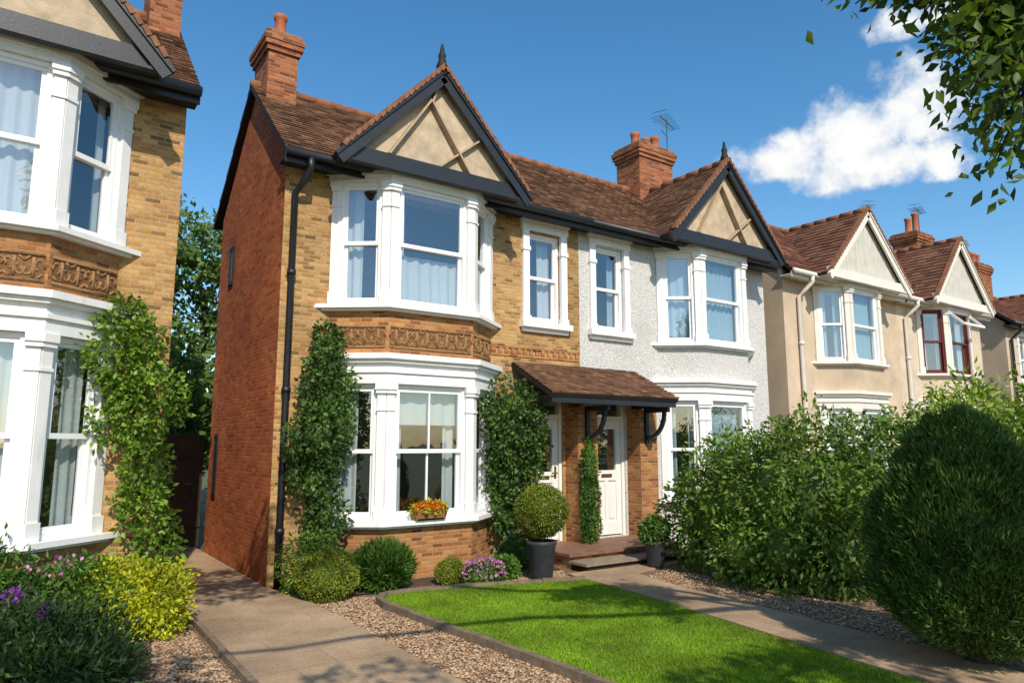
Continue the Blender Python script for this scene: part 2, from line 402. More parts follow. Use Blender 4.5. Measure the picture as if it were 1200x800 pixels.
def window(parent, A, B, z0, z1, fm=None, inset=.03, vb=0, mid=.5, curt='sides', cm=None, fw=.05):
    fm = fm or UPVC; cm = cm or CURT; F, w = frame(A, B); mb = MB(); i = -inset
    mb.lbox(F, 0, fw, z0, z1, i-.1, i); mb.lbox(F, w-fw, w, z0, z1, i-.1, i)
    mb.lbox(F, fw, w-fw, z1-fw, z1, i-.1, i-.002); mb.lbox(F, fw, w-fw, z0, z0+fw, i-.1, i+.012)
    zm = z0+(z1-z0)*mid; sw = .04; a, e = fw, w-fw
    for (za, zb, d0, d1) in ((zm-.02, z1-fw, i-.052, i-.018), (z0+fw, zm+.02, i-.09, i-.054)):
        mb.lbox(F, a, a+sw, za, zb, d0, d1); mb.lbox(F, e-sw, e, za, zb, d0, d1)
        mb.lbox(F, a+sw, e-sw, za, za+sw+.01, d0, d1); mb.lbox(F, a+sw, e-sw, zb-sw, zb, d0, d1)
        for k in range(vb):
            s = a+(e-a)*(k+1)/(vb+1); mb.lbox(F, s-.011, s+.011, za+sw, zb-sw, d0+.004, d1-.004)
    o = mb.build('window', fm, parent)
    g = MB(); q = lambda s, d, z: (F[0][0]+F[1][0]*s+F[2][0]*d, F[0][1]+F[1][1]*s+F[2][1]*d, z)
    for za, zb, d in ((zm, z1-fw-.01, i-.035), (z0+fw+.01, zm, i-.072)):
        g.quad(q(a+.01,d,za), q(e-.01,d,za), q(e-.01,d,zb), q(a+.01,d,zb))
    g.build('pane', GLASS, o, False, False)
    dd = i-.16
    if curt == 'sides':
        k = random.uniform(.28, .38); curtain(o, F, fw, w*k, z0+.02, z1-.02, dd, cm); curtain(o, F, w*(1-k*.9), w-fw, z0+.02, z1-.02, dd, cm)
    elif curt == 'left': curtain(o, F, fw, w*.48, z0+.02, z1-.02, dd, cm)
    elif curt == 'right': curtain(o, F, w*.5, w-fw, z0+.02, z1-.02, dd, cm)
    elif curt == 'full': curtain(o, F, fw, w-fw, z0+.02, z1-.02, dd, cm, .1)
    elif curt == 'half':
        curtain(o, F, fw, w-fw, z0+.02, z0+(z1-z0)*.44, dd, cm, .12); curtain(o, F, fw, w*.2, z0+.02, z1-.02, dd-.06, cm)
    elif curt == 'top':
        curtain(o, F, fw, w-fw, z1-(z1-z0)*.3, z1-.02, dd, cm, .16); curtain(o, F, fw, w*.22, z0+.02, z1-.02, dd-.06, cm); curtain(o, F, w*.8, w-fw, z0+.02, z1-.02, dd-.06, cm)
    return o

def flat_surround(parent, x0, x1, Y, z0, z1, m):
    mb = MB(); F = ((x0, Y), (1, 0), (0, -1)); w = x1-x0; k = .11
    mb.lbox(F, -k, .005, z0, z1+.02, -.01, .045); mb.lbox(F, w-.005, w+k, z0, z1+.02, -.01, .045)
    mb.lbox(F, -k-.02, w+k+.02, z1+.02, z1+.15, -.01, .06); mb.lbox(F, -k-.04, w+k+.04, z1+.15, z1+.19, -.01, .09)
    for s in (-k-.015, w-.02): mb.lbox(F, s, s+k+.035, z1-.3, z1-.24, -.01, .06); mb.lbox(F, s, s+k+.035, z0+.0, z0+.09, -.01, .06)
    mb.build('window_surround', m, parent)
    sl = MB(); sl.lbox(F, -k-.05, w+k+.05, z0-.09, z0, -.1, .11); sl.lbox(F, -k-.01, w+k+.01, z0-.15, z0-.09, -.01, .05); sl.build('window_sill', m, parent)

def bay_pts(cx, Y, hr, hf, d, o):
    L = math.hypot(hr-hf, d); tx, ty = (hr-hf)/L, -d/L; nx, ny = -d/L, -(hr-hf)/L
    x, y = cx-hr+o*nx, Y+o*ny
    k0 = (Y-y)/ty; k1 = (Y-d-o-y)/ty
    a, e = x+k0*tx, x+k1*tx
    return [(a, Y), (e, Y-d-o), (2*cx-e, Y-d-o), (2*cx-a, Y)]
def slab(mb, P, z0, z1):
    (a, y), (b2, yf), (c, _), (d, _) = P
    mb.prism([(a, y, z0), (b2, yf, z0), (c, yf, z0), (d, y, z0), (d, y+.03, z0), (a, y+.03, z0)], (0, 0, z1-z0))

def frieze(parent, A, B, z0, z1):
    F, w = frame(A, B); pl = MB(); pl.lbox(F, .03, w-.03, z0, z1, -.02, .006)
    q = lambda s, d, z: (F[0][0]+F[1][0]*s+F[2][0]*d, F[0][1]+F[1][1]*s+F[2][1]*d, z)
    o = pl.build('frieze', FRIEZEB, parent); r = MB(); h = z1-z0; zc = (z0+z1)/2; n = max(3, int(w/.15)); st = (w-.08)/n
    r.lbox(F, .03, w-.03, z1-.012, z1+.012, -.01, .016); r.lbox(F, .03, w-.03, z0-.012, z0+.012, -.01, .016)
    for k in range(n):
        c = .04+st*(k+.5); sg = 1 if k % 2 else -1
        for side in (-1, 1):
            pts = []
            for i in range(12):
                an = i/11*4.4; rad = h*.40*(1-i/14)
                pts.append(q(c+side*(st*.25)+side*rad*math.cos(an)*.55, .006, zc+sg*side*rad*math.sin(an)))
            r.tube(pts, .012, 5)
        r.tube([q(c, .004, zc-h*.38), q(c, .012, zc), q(c, .004, zc+h*.38)], .015, 6)
        r.tube([q(c-st*.5, .006, zc+sg*h*.25), q(c-st*.2, .010, zc+sg*h*.42)], .012, 5); r.tube([q(c+st*.5, .006, zc-sg*h*.25), q(c+st*.2, .010, zc-sg*h*.42)], .012, 5)
    r.build('scroll_relief', FRIEZE, o, True, False)

def bay(r, P):
    cx, Y, hr, hf, d = P['cx'], P['Y'], P['hr'], P['hf'], P['d']; Z = P['Z']
    pts = lambda o: bay_pts(cx, Y, hr, hf, d, o)
    wall = MB(); slab(wall, pts(0), -.02, Z['base'])
    wall.build('bay_base', P['bandm'], r)
    up = MB(); slab(up, pts(-.005), Z['corn'], Z['band']); up.build('bay_band', P['bandm'], r)
    cn = MB(); slab(cn, pts(.035), Z['w1'], Z['w1']+.13); slab(cn, pts(.06), Z['w1']+.13, Z['w1']+.17); slab(cn, pts(.03), Z['w1']+.17, Z['corn']-.1)
    slab(cn, pts(.08), Z['corn']-.1, Z['corn']-.055); slab(cn, pts(.12), Z['corn']-.055, Z['corn']+.012)
    cn.build('bay_cornice', P['white'], r)
    hd = MB(); slab(hd, pts(.035), Z['w2'], Z['w2']+.07); slab(hd, pts(.06), Z['w2']+.07, Z['head']); hd.build('bay_head', P['white'], r)
    for za, zb in ((Z['base'], Z['sill']), (Z['band'], Z['sill2'])):
        sl = MB(); slab(sl, pts(.06), za, za+.03); slab(sl, pts(.11), za+.03, zb); sl.build('window_sill', P['white'], r)
    Q = pts(0); pw = .105
    for lvl, (za, zb) in enumerate(((Z['sill'], Z['w1']), (Z['sill2'], Z['w2']))):
        posts = [MB() for _ in range(4)]
        for i in range(3):
            F, w = frame(Q[i], Q[i+1])
            for a, ps in ((0, posts[i]), (w-pw, posts[i+1])):
                ps.lbox(F, a, a+pw, za, zb, -.09, .02); ps.lbox(F, a-.012, a+pw+.012, zb-.12, zb-.075, -.09, .045)
                ps.lbox(F, a-.02, a+pw+.02, zb-.075, zb-.001, -.09, .06); ps.lbox(F, a-.012, a+pw+.012, za+.001, za+.16, -.09, .04)
                ps.lbox(F, a-.008, a+pw+.008, zb-.33, zb-.30, -.09, .033)
            A = (F[0][0]+F[1][0]*pw, F[0][1]+F[1][1]*pw); B = (F[0][0]+F[1][0]*(w-pw), F[0][1]+F[1][1]*(w-pw))
            c = P['curt'][lvl][i]; vb = P.get('vb', ((0,0,0),(0,0,0)))[lvl][i]
            window(r, A, B, za+.002, zb-.002, P.get('wm'), .02, vb, P.get('mid', .5), c, P.get('cm'))
        for ps in posts: ps.build('bay_post', P['white'], r)
    if P.get('frieze'):
        Qb = pts(-.005)
        for i in range(3):
            F, w = frame(Qb[i], Qb[i+1]); frieze(r, Qb[i], Qb[i+1], Z['corn']+.10, Z['band']-.19)

def chimney(r, x0, x1, y0, y1, z0, z1, pots, m=None):
    mb = MB(); m = m or CHIMB; h = .075
    mb.box(x0, x1, y0, y1, z0, z1-4*h)
    for k, e in enumerate((.03, .06, .075, .04)): mb.box(x0-e, x1+e, y0-e, y1+e, z1-(4-k)*h, z1-(3-k)*h)
    o = mb.build('chimney', m, r)
    cp = MB(); cp.prism([(x0,y0,z1),(x1,y0,z1),(x1,y1,z1),(x0,y1,z1)], (0,0,.03)); cp.build('chimney_cap', STONE, o)
    for (px, py, h) in pots:
        pm = MB(); pm.lathe([(.11,0),(.105,.05),(.085,.08),(.08,h-.08),(.095,h-.06),(.1,h),(.07,h),(.06,h-.1)], (px,py,z1+.02), 16); pm.build('chimney_pot', TERRA, o, True)
    return o

def aerial(r, x, y, z, h=.9, ang=.5):
    mb = MB(); mb.tube([(x,y,z-.5),(x,y,z+h)], .012, 6); c, s = math.cos(ang), math.sin(ang)
    a = Vector((x-c*.35, y-s*.35, z+h-.05)); e = Vector((x+c*.45, y+s*.45, z+h-.05)); mb.tube([a, e], .009, 5)
    for k in range(9):
        p = a+(e-a)*(k/8); l = .13+.009*(8-k); mb.tube([p+Vector((-s*l,c*l,0)), p+Vector((s*l,-c*l,0))], .0055, 5)
    for dz in (-.10, .10): mb.tube([a+Vector((-s*.16,c*.16,dz)), a+Vector((s*.16,-c*.16,dz))], .006, 5)
    mb.tube([a+Vector((0,0,-.12)), a+Vector((0,0,.12))], .006, 5)
    mb.tube([(x,y,z+h*.55),(x-c*.3,y-s*.3,z+h*.6)], .008, 5)
    mb.build('aerial', METAL, r, False, False)

def house(P):
    x0, x1, Y, Z = P['x0'], P['x1'], P['Y'], P['Z']; cx, hr = P['cx'], P['hr']; ev = Z['eave']
    r = thing(P['name'], P['label'], 'house', ((x0+x1)/2, Y, 0)); YB = Y+P.get('depth', 3.2); ry = Y+1.55; rz = P['ridge']
    holes = [(cx-hr+.12-x0, cx+hr-.12-x0, Z['sill']+.02, Z['w1']-.02), (cx-hr+.12-x0, cx+hr-.12-x0, Z['sill2']+.02, Z['w2']-.02)]
    for (a, e, za, zb, *_) in P.get('wins', []): holes.append((a-x0, e-x0, za, zb))
    for (a, e, za, zb, *_) in P.get('doors', []): holes.append((a-x0, e-x0, za, zb))
    F = ((x0, Y), (1, 0), (0, -1)); fw = MB(); wall_holes(fw, F, x1-x0, -.05, ev+.06, holes); fw.build('front_wall', P['wall'], r, recalc=False)
    ez = ev+.04
    for side, xa, m in (('l', x0-.003, P.get('left')), ('r', x1-.197, P.get('right'))):
        if m is None: continue
        sw = MB(); sw.prism([(xa, Y+.003, -.05), (xa, YB, -.05), (xa, YB, ez), (xa, ry, rz-.07), (xa, Y+.003, ez)], (.2, 0, 0)); sw.build('side_wall', m, r)
    bw = MB(); bw.box(x0+.2, x1-.2, YB-.2, YB-.001, -.05, ev); bw.build('back_wall', P['wall'], r)
    iw = MB(); iw.box(x0+.2, x1-.2, Y+2.2, Y+2.25, 0, ev-.02); iw.box(x0+.2, x1-.2, Y+.21, Y+2.2, Z['corn']-.05, Z['corn']+.12); iw.box(x0+.2, x1-.2, Y+.21, Y+2.2, ev-.06, ev-.01); iw.build('inner_wall', PLASTER, r)
    ov = .30; dy, dz = ry-(Y-ov), rz-ev; H = math.hypot(dy, dz); c, s = dy/H, dz/H
    el, er = P.get('verge', (.08, 0)); xa, xb = x0-el, x1+er; W = xb-xa
    rt = MB(); tw, th = P.get('tile', (.15, .09)); tiles(rt, (xa, Y-ov, ev), (1,0,0), (0,c,s), W, H, tw, th)
    H2 = math.hypot(YB+.25-ry, rz-ev); c2, s2 = (YB+.25-ry)/H2, (rz-ev)/H2
    tiles(rt, (xb, YB+.25, ev), (-1,0,0), (0,-c2,s2), W, H2, .38, .23)
    ro = rt.build('roof', P['tilem'], r, False, False, recalc=False)
    dk = MB(); deck(dk, (xa, Y-ov, ev), (1,0,0), (0,c,s), W, H); deck(dk, (xb, YB+.25, ev), (-1,0,0), (0,-c2,s2), W, H2); dk.build('roof_deck', P.get('deckm', SOFF), ro)
    rd = MB(); ridge(rd, (xa, ry, rz+.0), (xb, ry, rz+.0)); rd.build('ridge_tile', P.get('ridgem', RIDGE), ro, True, False)
    tm = P['trim']
    fs = MB(); fs.box(xa, xb, Y-ov+.02, Y-ov+.05, ev-.15, ev-.015); fs.box(xa, xb, Y-ov+.05, Y, ev-.10, ev-.08); fs.build('fascia', tm, r)
    gt = MB(); gt.tube([(xa, Y-ov-.03, ev-.035), (xb, Y-ov-.03, ev-.035)], .055, 10); gt.build('gutter', P.get('gutm', BLACK), r, True, False)
    gh, ap, yg = P['gh'], P['apex'], Y-P.get('gproj', .66); foot = ev-.02; rise = ap-foot
    Hs = math.hypot(gh+.1, rise); cg, sg = (gh+.1)/Hs, rise/Hs; yb = min(ry-.05, Y-ov+(ap-ev)/dz*dy+.15); Lg = yb-yg
    gr = MB(); tiles(gr, (cx-gh-.1, yb, foot), (0,-1,0), (cg,0,sg), Lg, Hs, tw, th); tiles(gr, (cx+gh+.1, yg, foot), (0,1,0), (-cg,0,sg), Lg, Hs, tw, th)
    go = gr.build('gable_roof', P['tilem'], r, False, False, recalc=False)
    gd = MB(); deck(gd, (cx-gh-.1, yb, foot), (0,-1,0), (cg,0,sg), Lg-.01, Hs); deck(gd, (cx+gh+.1, yg+.01, foot), (0,1,0), (-cg,0,sg), Lg-.01, Hs); gd.build('roof_deck', P.get('deckm', SOFF), go)
    r2 = MB(); ridge(r2, (cx, yg-.02, ap+.01), (cx, yb, ap+.01)); r2.build('ridge_tile', P.get('ridgem', RIDGE), go, True, False)
    vg = MB()
    for sd in (-1, 1):
        n = int(Hs/.11)
        for k in range(n):
            t = (k+.5)/n; p = Vector((cx+sd*(gh+.1)*(1-t), yg-.01, foot+rise*t)); q = p+Vector((-sd*cg*.1, 0, sg*.1)); up_ = Vector((sd*sg, 0, cg))
            vg.bar(p+up_*.025, q+up_*.045, .10, .05, up_)
    vg.build('verge_tile', P.get('ridgem', RIDGE), go, False, False)
    for sd in (-1, 1):
        bb = MB(); up_ = Vector((sd*sg, 0, cg)); a = Vector((cx+sd*(gh+.12), yg+.0, foot-.10)); e = Vector((cx, yg, ap-.10)); bb.bar(a, e, .045, .15, up_)
        bb.bar(a+up_*.06+Vector((0,-.03,0)), e+up_*.06+Vector((0,-.03,0)), .03, .04, up_); bb.build('bargeboard', tm, r)
    gp = MB(); gp.prism([(cx-gh-.02, yg+.10, foot+.02), (cx+gh+.02, yg+.10, foot+.02), (cx, yg+.10, ap-.07)], (0, .06, 0)); gp.build('gable_panel', P['gablem'], r)
    sf = MB(); sf.box(cx-gh-.06, cx+gh+.06, yg+.06, Y-.001, foot-.03, foot+.012); sf.build('gable_soffit', P.get('soffm', SOFF), r)
    bm_ = MB(); bm_.box(cx-gh-.08, cx+gh+.08, yg+.02, yg+.085, foot-.05, foot+.12); bm_.box(cx-gh-.10, cx+gh+.10, yg-.0, yg+.09, foot-.08, foot-.05); bm_.build('gable_beam', tm, r)
    yy = yg+.088; zb = foot+.12
    if P.get('strips') == 'tudor':
        for a, e, wd in (((cx-gh*.58, yy, zb), (cx-.16, yy, ap-.45), .17), ((cx+gh*.34, yy+.002, zb), (cx-.16, yy+.002, ap-.45), .17), ((cx-.02, yy+.004, zb), (cx+gh*.46, yy+.004, zb+.5), .14), ((cx-.14, yy+.006, ap-.47), (cx-.03, yy+.006, ap-.17), .14)):
            st = MB(); st.bar(a, e, .026, wd, (0,1,0)); st.build('timber_strip', STRIP, r)
    elif P.get('strips') == 'vert':
        for k in range(-3, 4):
            x = cx+k*gh/4; zt = foot+rise*(1-abs(k)/4)-.12
            s1 = MB(); s1.box(x-.02, x+.02, yy+.005, yy+.02, zb, zt); s1.build('timber_strip', GSTRIP, r)
    if P.get('finial'):
        fn = MB(); fn.lathe([(.06,-.02),(.08,.05),(.06,.10),(.045,.16),(.055,.2),(.035,.25),(.025,.32),(.012,.37)], (cx, yg+.05, ap+.03), 10); fn.build('finial', P['finial'], go, True)
    bay(r, P)
    for (a, e, za, zb, cur, *vb) in P.get('wins', []):
        window(r, (a, Y), (e, Y), za, zb, P.get('wm'), .05, 0, .5, cur, P.get('cm'))
        flat_surround(r, a, e, Y, za, zb, P['white'])
    for dd in P.get('doors', []): door(r, Y, *dd)
    for q in P.get('chimneys', []): chimney(r, *q)
    dp = P.get('pipe')
    if dp:
        x, m = dp; mb = MB(); mb.tube([(x+.1, Y-ov-.03, ev-.06), (x+.1, Y-ov-.03, ev-.18), (x+.06, Y-.18, ev-.33), (x, Y-.07, ev-.45), (x, Y-.07, 1.5), (x, Y-.07, .02)], .042, 10)
        for z in (.6, 2.2, 3.6): mb.tube([(x, Y-.07, z), (x, Y-.07, z+.06)], .054, 10)
        mb.build('downpipe', m, r, True, False)
    return r

def door(r, Y, a, e, z0, z1, hand):
    F = ((a, Y), (1, 0), (0, -1)); w = e-a; zt = z1-.32; fr = MB(); d = -.06
    fr.lbox(F, 0, .05, z0, z1, d-.06, d+.03); fr.lbox(F, w-.05, w, z0, z1, d-.06, d+.03); fr.lbox(F, .05, w-.05, z1-.05, z1, d-.06, d+.028); fr.lbox(F, .05, w-.05, zt, zt+.06, d-.06, d+.03)
    sl = MB(); A = .055; B = w-.055; g0, g1 = z0+1.0, zt-.14
    sl.lbox(F, A, A+.1, z0+.02, zt-.004, d-.05, d); sl.lbox(F, B-.1, B, z0+.02, zt-.004, d-.05, d)
    for za, zb in ((z0+.02, z0+.2), (z0+.84, g0), (g1, zt-.004)): sl.lbox(F, A+.1, B-.1, za, zb, d-.05, d-.001)
    mid = w/2; sl.lbox(F, mid-.03, mid+.03, z0+.2, z0+.84, d-.05, d-.001)
    sl.lbox(F, A+.1, mid-.03, z0+.2, z0+.84, d-.045, d-.02); sl.lbox(F, mid+.03, B-.1, z0+.2, z0+.84, d-.045, d-.02)
    for s0, s1 in ((A+.13, mid-.06), (mid+.06, B-.13)): sl.lbox(F, s0, s1, z0+.26, z0+.78, d-.02, d-.008)
    o = sl.build('door', DOORW, r); fr.build('door_frame', DOORW, o)
    g = MB(); g.lbox(F, A+.1, B-.1, g0, g1, d-.03, d-.02); g.build('pane', GLASS, o)
    g = MB(); g.lbox(F, .05, w-.05, zt+.06, z1-.05, d-.03, d-.02); g.build('fanlight', GLASS, o)
    h = MB(); s = B-.05 if hand > 0 else A+.05
    q = lambda s_, d_, z: (a+s_, Y-d_, z)
    h.tube([q(s, d-.0, z0+.98), q(s, d+.05, z0+.98), q(s-.1*hand, d+.05, z0+.98)], .012, 8); h.lbox(F, s-.02, s+.02, z0+.9, z0+1.08, d, d+.008); h.build('door_handle', BRASS, o)
    lb = MB(); lb.lbox(F, mid-.11, mid+.11, z0+.895, z0+.945, d-.001, d+.012); lb.build('letterbox', BRASS, o)

# ------------------------------------------------------------------ houses
ZM = dict(base=.62, sill=.70, w1=2.33, corn=2.68, band=3.22, sill2=3.30, w2=4.88, head=5.02, eave=5.06)
ZL = dict(base=.70, sill=.78, w1=2.56, corn=2.92, band=3.44, sill2=3.52, w2=5.06, head=5.20, eave=5.25)
common = dict(hr=1.2, hf=.61, d=.46, Z=ZM, white=WHITE)
house(dict(common, name='brick_house', label='yellow brick bay fronted house in the middle with a red brick side wall', x0=2.45, x1=7.1, Y=8.3, cx=4.25,
    wall=STOCK, bandm=STOCK2, left=REDB, right=STOCK, tilem=TILE, trim=BLACK, gablem=CREAM, strips='tudor', finial=SOFF, gh=1.27, apex=6.48, ridge=6.68, verge=(.1, 0),
    wins=[(6.1, 6.72, 3.40, 4.78, 'right')], doors=[(6.08, 6.74, .2, 2.3, 1)], curt=(('left','top','right'), ('left','half','sides')), vb=((0,1,0),(0,0,0)), cm=CURT, frieze=True,
    pipe=(2.55, BLACK), chimneys=[(2.47, 2.88, 9.45, 10.15, 5.9, 7.36, [(2.68, 9.7, .38)])]))
house(dict(common, name='pebbledash_house', label='white pebbledash house joined to the right of the yellow brick house', x0=7.1, x1=11.85, Y=8.3, cx=10.05,
    wall=PEB, bandm=PEB, left=None, right=PEB, tilem=TILE, trim=BLACK, gablem=CREAM, strips='tudor', finial=SOFF, gh=1.38, apex=6.6, ridge=6.68, verge=(0, .1),
    wins=[(7.42, 8.06, 3.40, 4.78, 'sides')], doors=[(7.30, 8.02, .2, 2.3, -1)], curt=(('sides','full','sides'), ('full','full','full')), cm=CURTB, pipe=None,
    chimneys=[(9.75, 10.7, 9.5, 10.15, 5.8, 7.6, [(9.95, 9.8, .3), (10.25, 9.8, .26), (10.52, 9.8, .36)])]))
h2 = bpy.data.objects['pebbledash_house']; aerial(h2, 10.85, 9.75, 7.6, .85, .35)
house(dict(common, name='brick_house', label='nearest house at the left edge of the photo with white bays and leafy wall climber', x0=-3.4, x1=1.22, Y=7.8, cx=-.48, Z=ZL,
    wall=STOCK, bandm=STOCK2, left=REDB, right=REDB, tilem=TILE, trim=BLACK, gablem=CREAM, strips=None, finial=SOFF, gh=1.30, apex=6.75, ridge=6.9, verge=(.08, .08), depth=4.2,
    curt=(('sides','sides','right'), ('full','full','sides')), cm=CURT, frieze=True, chimneys=[(.92, 1.27, 8.95, 9.65, 5.9, 7.9, [(1.10, 9.3, .35)])]))
h3 = house(dict(common, name='rendered_house', label='tan rendered house with white bargeboards and white downpipe beside the pebbledash house', x0=12.5, x1=17.0, Y=8.3, cx=14.75, white=WHITE3,
    wall=TAN, bandm=TAN, left=TAN, right=TAN, tilem=TILE3, trim=WHITE3, gablem=GABLEBLUE, strips='vert', gh=1.5, apex=6.62, ridge=6.75, deckm=SOFF, soffm=WHITE3, gutm=WHITE3,
    curt=(('full','full','full'), ('sides','full','full')), cm=CURTB, pipe=(12.95, WHITE3), tile=(.22, .13)))
h4 = house(dict(common, name='rendered_house', label='pale tan rendered house with maroon window frames, one sash propped open', x0=17.0, x1=21.5, Y=8.3, cx=19.15, white=WHITE3,
    wall=TAN2, bandm=TAN2, left=TAN2, right=TAN2, tilem=TILE3, trim=WHITE3, gablem=GABLEBLUE, strips='vert', gh=1.45, apex=6.72, ridge=6.75, soffm=WHITE3, gutm=WHITE3, wm=MAROON,
    curt=(('full','full','full'), ('sides','sides','sides')), cm=CURT, pipe=(17.3, WHITE3), tile=(.22, .13), chimneys=[(21.0, 21.9, 9.5, 10.2, 5.8, 7.75, [(21.2, 9.8, .45), (21.65, 9.8, .7)])]))
aerial(h4, 18.9, 9.9, 7.3, .85, .9); aerial(h4, 22.0, 9.85, 7.9, .8, .2)
mb = MB()
for p, q in (((18.6, 7.84, 4.85), (19.7, 7.84, 4.85)), ((18.6, 7.5, 4.5), (19.7, 7.5, 4.5)), ((18.6, 7.84, 4.85), (18.6, 7.5, 4.5)), ((19.7, 7.84, 4.85), (19.7, 7.5, 4.5))): mb.bar(p, q, .06, .05)
mb.build('open_sash', UPVC, h4)
h5 = house(dict(common, name='rendered_house', label='farthest tan house at the right edge of the photo with a brown tiled roof', x0=23.2, x1=28.5, Y=8.3, cx=26.2,
    wall=TAN, bandm=TAN, left=TAN, right=TAN, tilem=TILE3, trim=BLACK, gablem=CREAM, strips=None, gh=1.4, apex=6.3, ridge=6.5,
    curt=(('full','full','full'), ('full','full','full')), cm=CURTB, pipe=(23.4, BLACK), tile=(.22, .13), verge=(.2, .1), wins=[(24.0, 24.7, 3.4, 4.75, 'full')],
    chimneys=[(24.9, 25.9, 9.5, 10.2, 5.6, 7.4, [(25.1, 9.8, .4), (25.4, 9.8, .4), (25.7, 9.8, .4)])]))
aerial(h5, 24.7, 9.8, 7.3, .8, .2)

h1 = bpy.data.objects['brick_house']
mb = MB(); x = 5.46
while x < 7.05: mb.box(x, x+.055, 8.278, 8.31, 2.90, 2.98); x += .11
mb.box(5.45, 7.08, 8.285, 8.31, 2.86, 2.895); mb.box(5.45, 7.08, 8.28, 8.31, 2.985, 3.02); mb.build('dentil_course', STOCK2, h1)
for ya, yb, za, zb in ((10.62, 10.86, 3.92, 4.5), (10.95, 11.15, .85, 1.75)):
    mb = MB(); mb.box(2.425, 2.46, ya, yb, za, za+.05); mb.box(2.425, 2.46, ya, yb, zb-.05, zb); mb.box(2.427, 2.46, ya, ya+.04, za+.05, zb-.05); mb.box(2.427, 2.46, yb-.04, yb, za+.05, zb-.05)
    so_ = mb.build('side_window', SOFF, h1); g = MB(); g.box(2.436, 2.444, ya+.04, yb-.04, za+.05, zb-.05); g.build('pane', BLACK, so_)

# ------------------------------------------------------------------ porch, steps
pr = thing('porch', 'tiled lean-to porch roof on black brackets and brick piers over both front doors', 'porch', (7.05, 7.9, 0))
U, Vv = (1,0,0), Vector((0, .92, .48)).normalized()
rt = MB(); tiles(rt, (5.80, 7.36, 2.29), U, Vv, 2.46, 1.05, .14, .085); po = rt.build('porch_roof', TILE, pr, False, False, recalc=False)
dk = MB(); deck(dk, (5.80, 7.36, 2.29), U, Vv, 2.46, 1.05, .06); dk.build('roof_deck', SOFF, po)
bm_ = MB(); bm_.box(5.84, 8.24, 7.40, 7.47, 2.16, 2.27); bm_.box(5.84, 5.91, 7.47, 8.29, 2.16, 2.25); bm_.box(8.17, 8.24, 7.47, 8.29, 2.16, 2.25); bm_.build('porch_beam', BLACK, pr)
sc = MB(); sc.box(5.92, 8.16, 7.48, 8.29, 2.245, 2.26); sc.build('porch_ceiling', DOORW, pr)
for x0, x1 in ((6.79, 7.17), (8.06, 8.44), (5.7, 6.04)):
    mb = MB(); mb.box(x0, x1, 8.0, 8.298, -.02, 2.15); mb.build('brick_pier', STOCK2, pr)
for x in (6.95, 8.18):
    mb = MB(); mb.box(x-.032, x+.032, 7.945, 7.998, 1.62, 2.158); mb.box(x-.032, x+.032, 7.50, 7.945, 2.09, 2.158)
    pts = [(x, 7.95-.36*math.sin(a), 1.70+.40*(1-math.cos(a))) for a in [i*math.pi/2/8 for i in range(9)]]
    for a, e in zip(pts[:-1], pts[1:]): mb.bar(a, e, .05, .055, (0,.6,.8))
    mb.build('bracket', BLACK, pr)
st = thing('front_steps', 'brick and stone steps leading up to the two front doors', 'steps', (7.05, 7.4, 0))
mb = MB(); mb.box(6.02, 8.04, 7.30, 8.22, -.02, .16); mb.build('landing', STOCK2, st)
mb = MB(); mb.box(5.98, 8.08, 7.25, 8.20, .162, .20); mb.build('landing_top', STEPR, st)
mb = MB(); mb.box(6.05, 7.95, 6.98, 7.295, -.02, .08); mb.build('step', SOFF, st)
mb = MB(); mb.box(6.0, 8.0, 6.94, 7.296, .082, .115); mb.build('step_tread', STONE, st)

gt = thing('side_gate', 'dark wooden gate closing the passage between the two brick houses', 'gate', (1.85, 11.9, 0))
mb = MB()
for i in range(9): x = 1.24+i*.135; mb.box(x, x+.13, 11.9, 11.93, .05, 1.75)
mb.build('gate_board', GATEW, gt)
for za, zb in ((.35, .47), (1.4, 1.52)):
    mb = MB(); mb.box(1.24, 2.45, 11.87, 11.898, za, zb); mb.build('gate_rail', GATEW, gt)
mb = MB(); mb.tube([(2.3, 11.86, 1.0), (2.3, 11.83, 1.0), (2.2, 11.83, 1.0)], .012, 6); mb.build('gate_latch', METAL, gt)

# ------------------------------------------------------------------ ground
def sheet(name, poly, z, m, kind='structure', h=0):
    mb = MB()
    if h: mb.prism([(x, y, z-h) for x, y in poly], (0,0,h))
    else: mb.add([(x, y, z) for x, y in poly], [tuple(range(len(poly)))])
    return tag(mb.build(name, m), kind=kind)
sheet('ground', [(-300,-300),(300,-300),(300,300),(-300,300)], -.03, EARTH)
sheet('gravel_bed', [(-6,-3),(30,-3),(30,8.29),(-6,8.29)], 0, GRAVEL)
sheet('side_path', [(1.40, 0),(2.62,0),(2.60,7.6),(2.44,8.2),(2.44,12.3),(1.24,12.3),(1.28,9),(1.52,7.8)], .028, SLAB, h=.06)
lawn = [(3.50,0.8),(3.36,3.8),(3.18,6.6),(3.22,6.88),(3.34,7.05),(3.6,7.06),(4.6,6.82),(5.62,6.48),(5.55,5.6),(5.12,2.8),(4.9,.8)]
sheet('lawn', lawn, .035, LAWN, h=.06)
sheet('front_path', [(5.70,6.8),(5.62,5.6),(5.20,2.8),(5.0,.8),(5.75,.8),(6.0,2.9),(6.3,5.8),(6.5,6.6),(7.6,6.78),(7.6,6.98),(5.75,7.0)], .026, SLAB, h=.05)
sheet('soil_bed', [(-3,5.2),(.9,5.6),(1.15,7.2),(1.2,7.78),(-3,7.78)], .012, SOILM)
sheet('soil_strip', [(2.66,7.5),(3.5,7.3),(5.9,7.3),(5.98,7.6),(5.98,8.28),(2.5,8.28)], .012, SOILM)
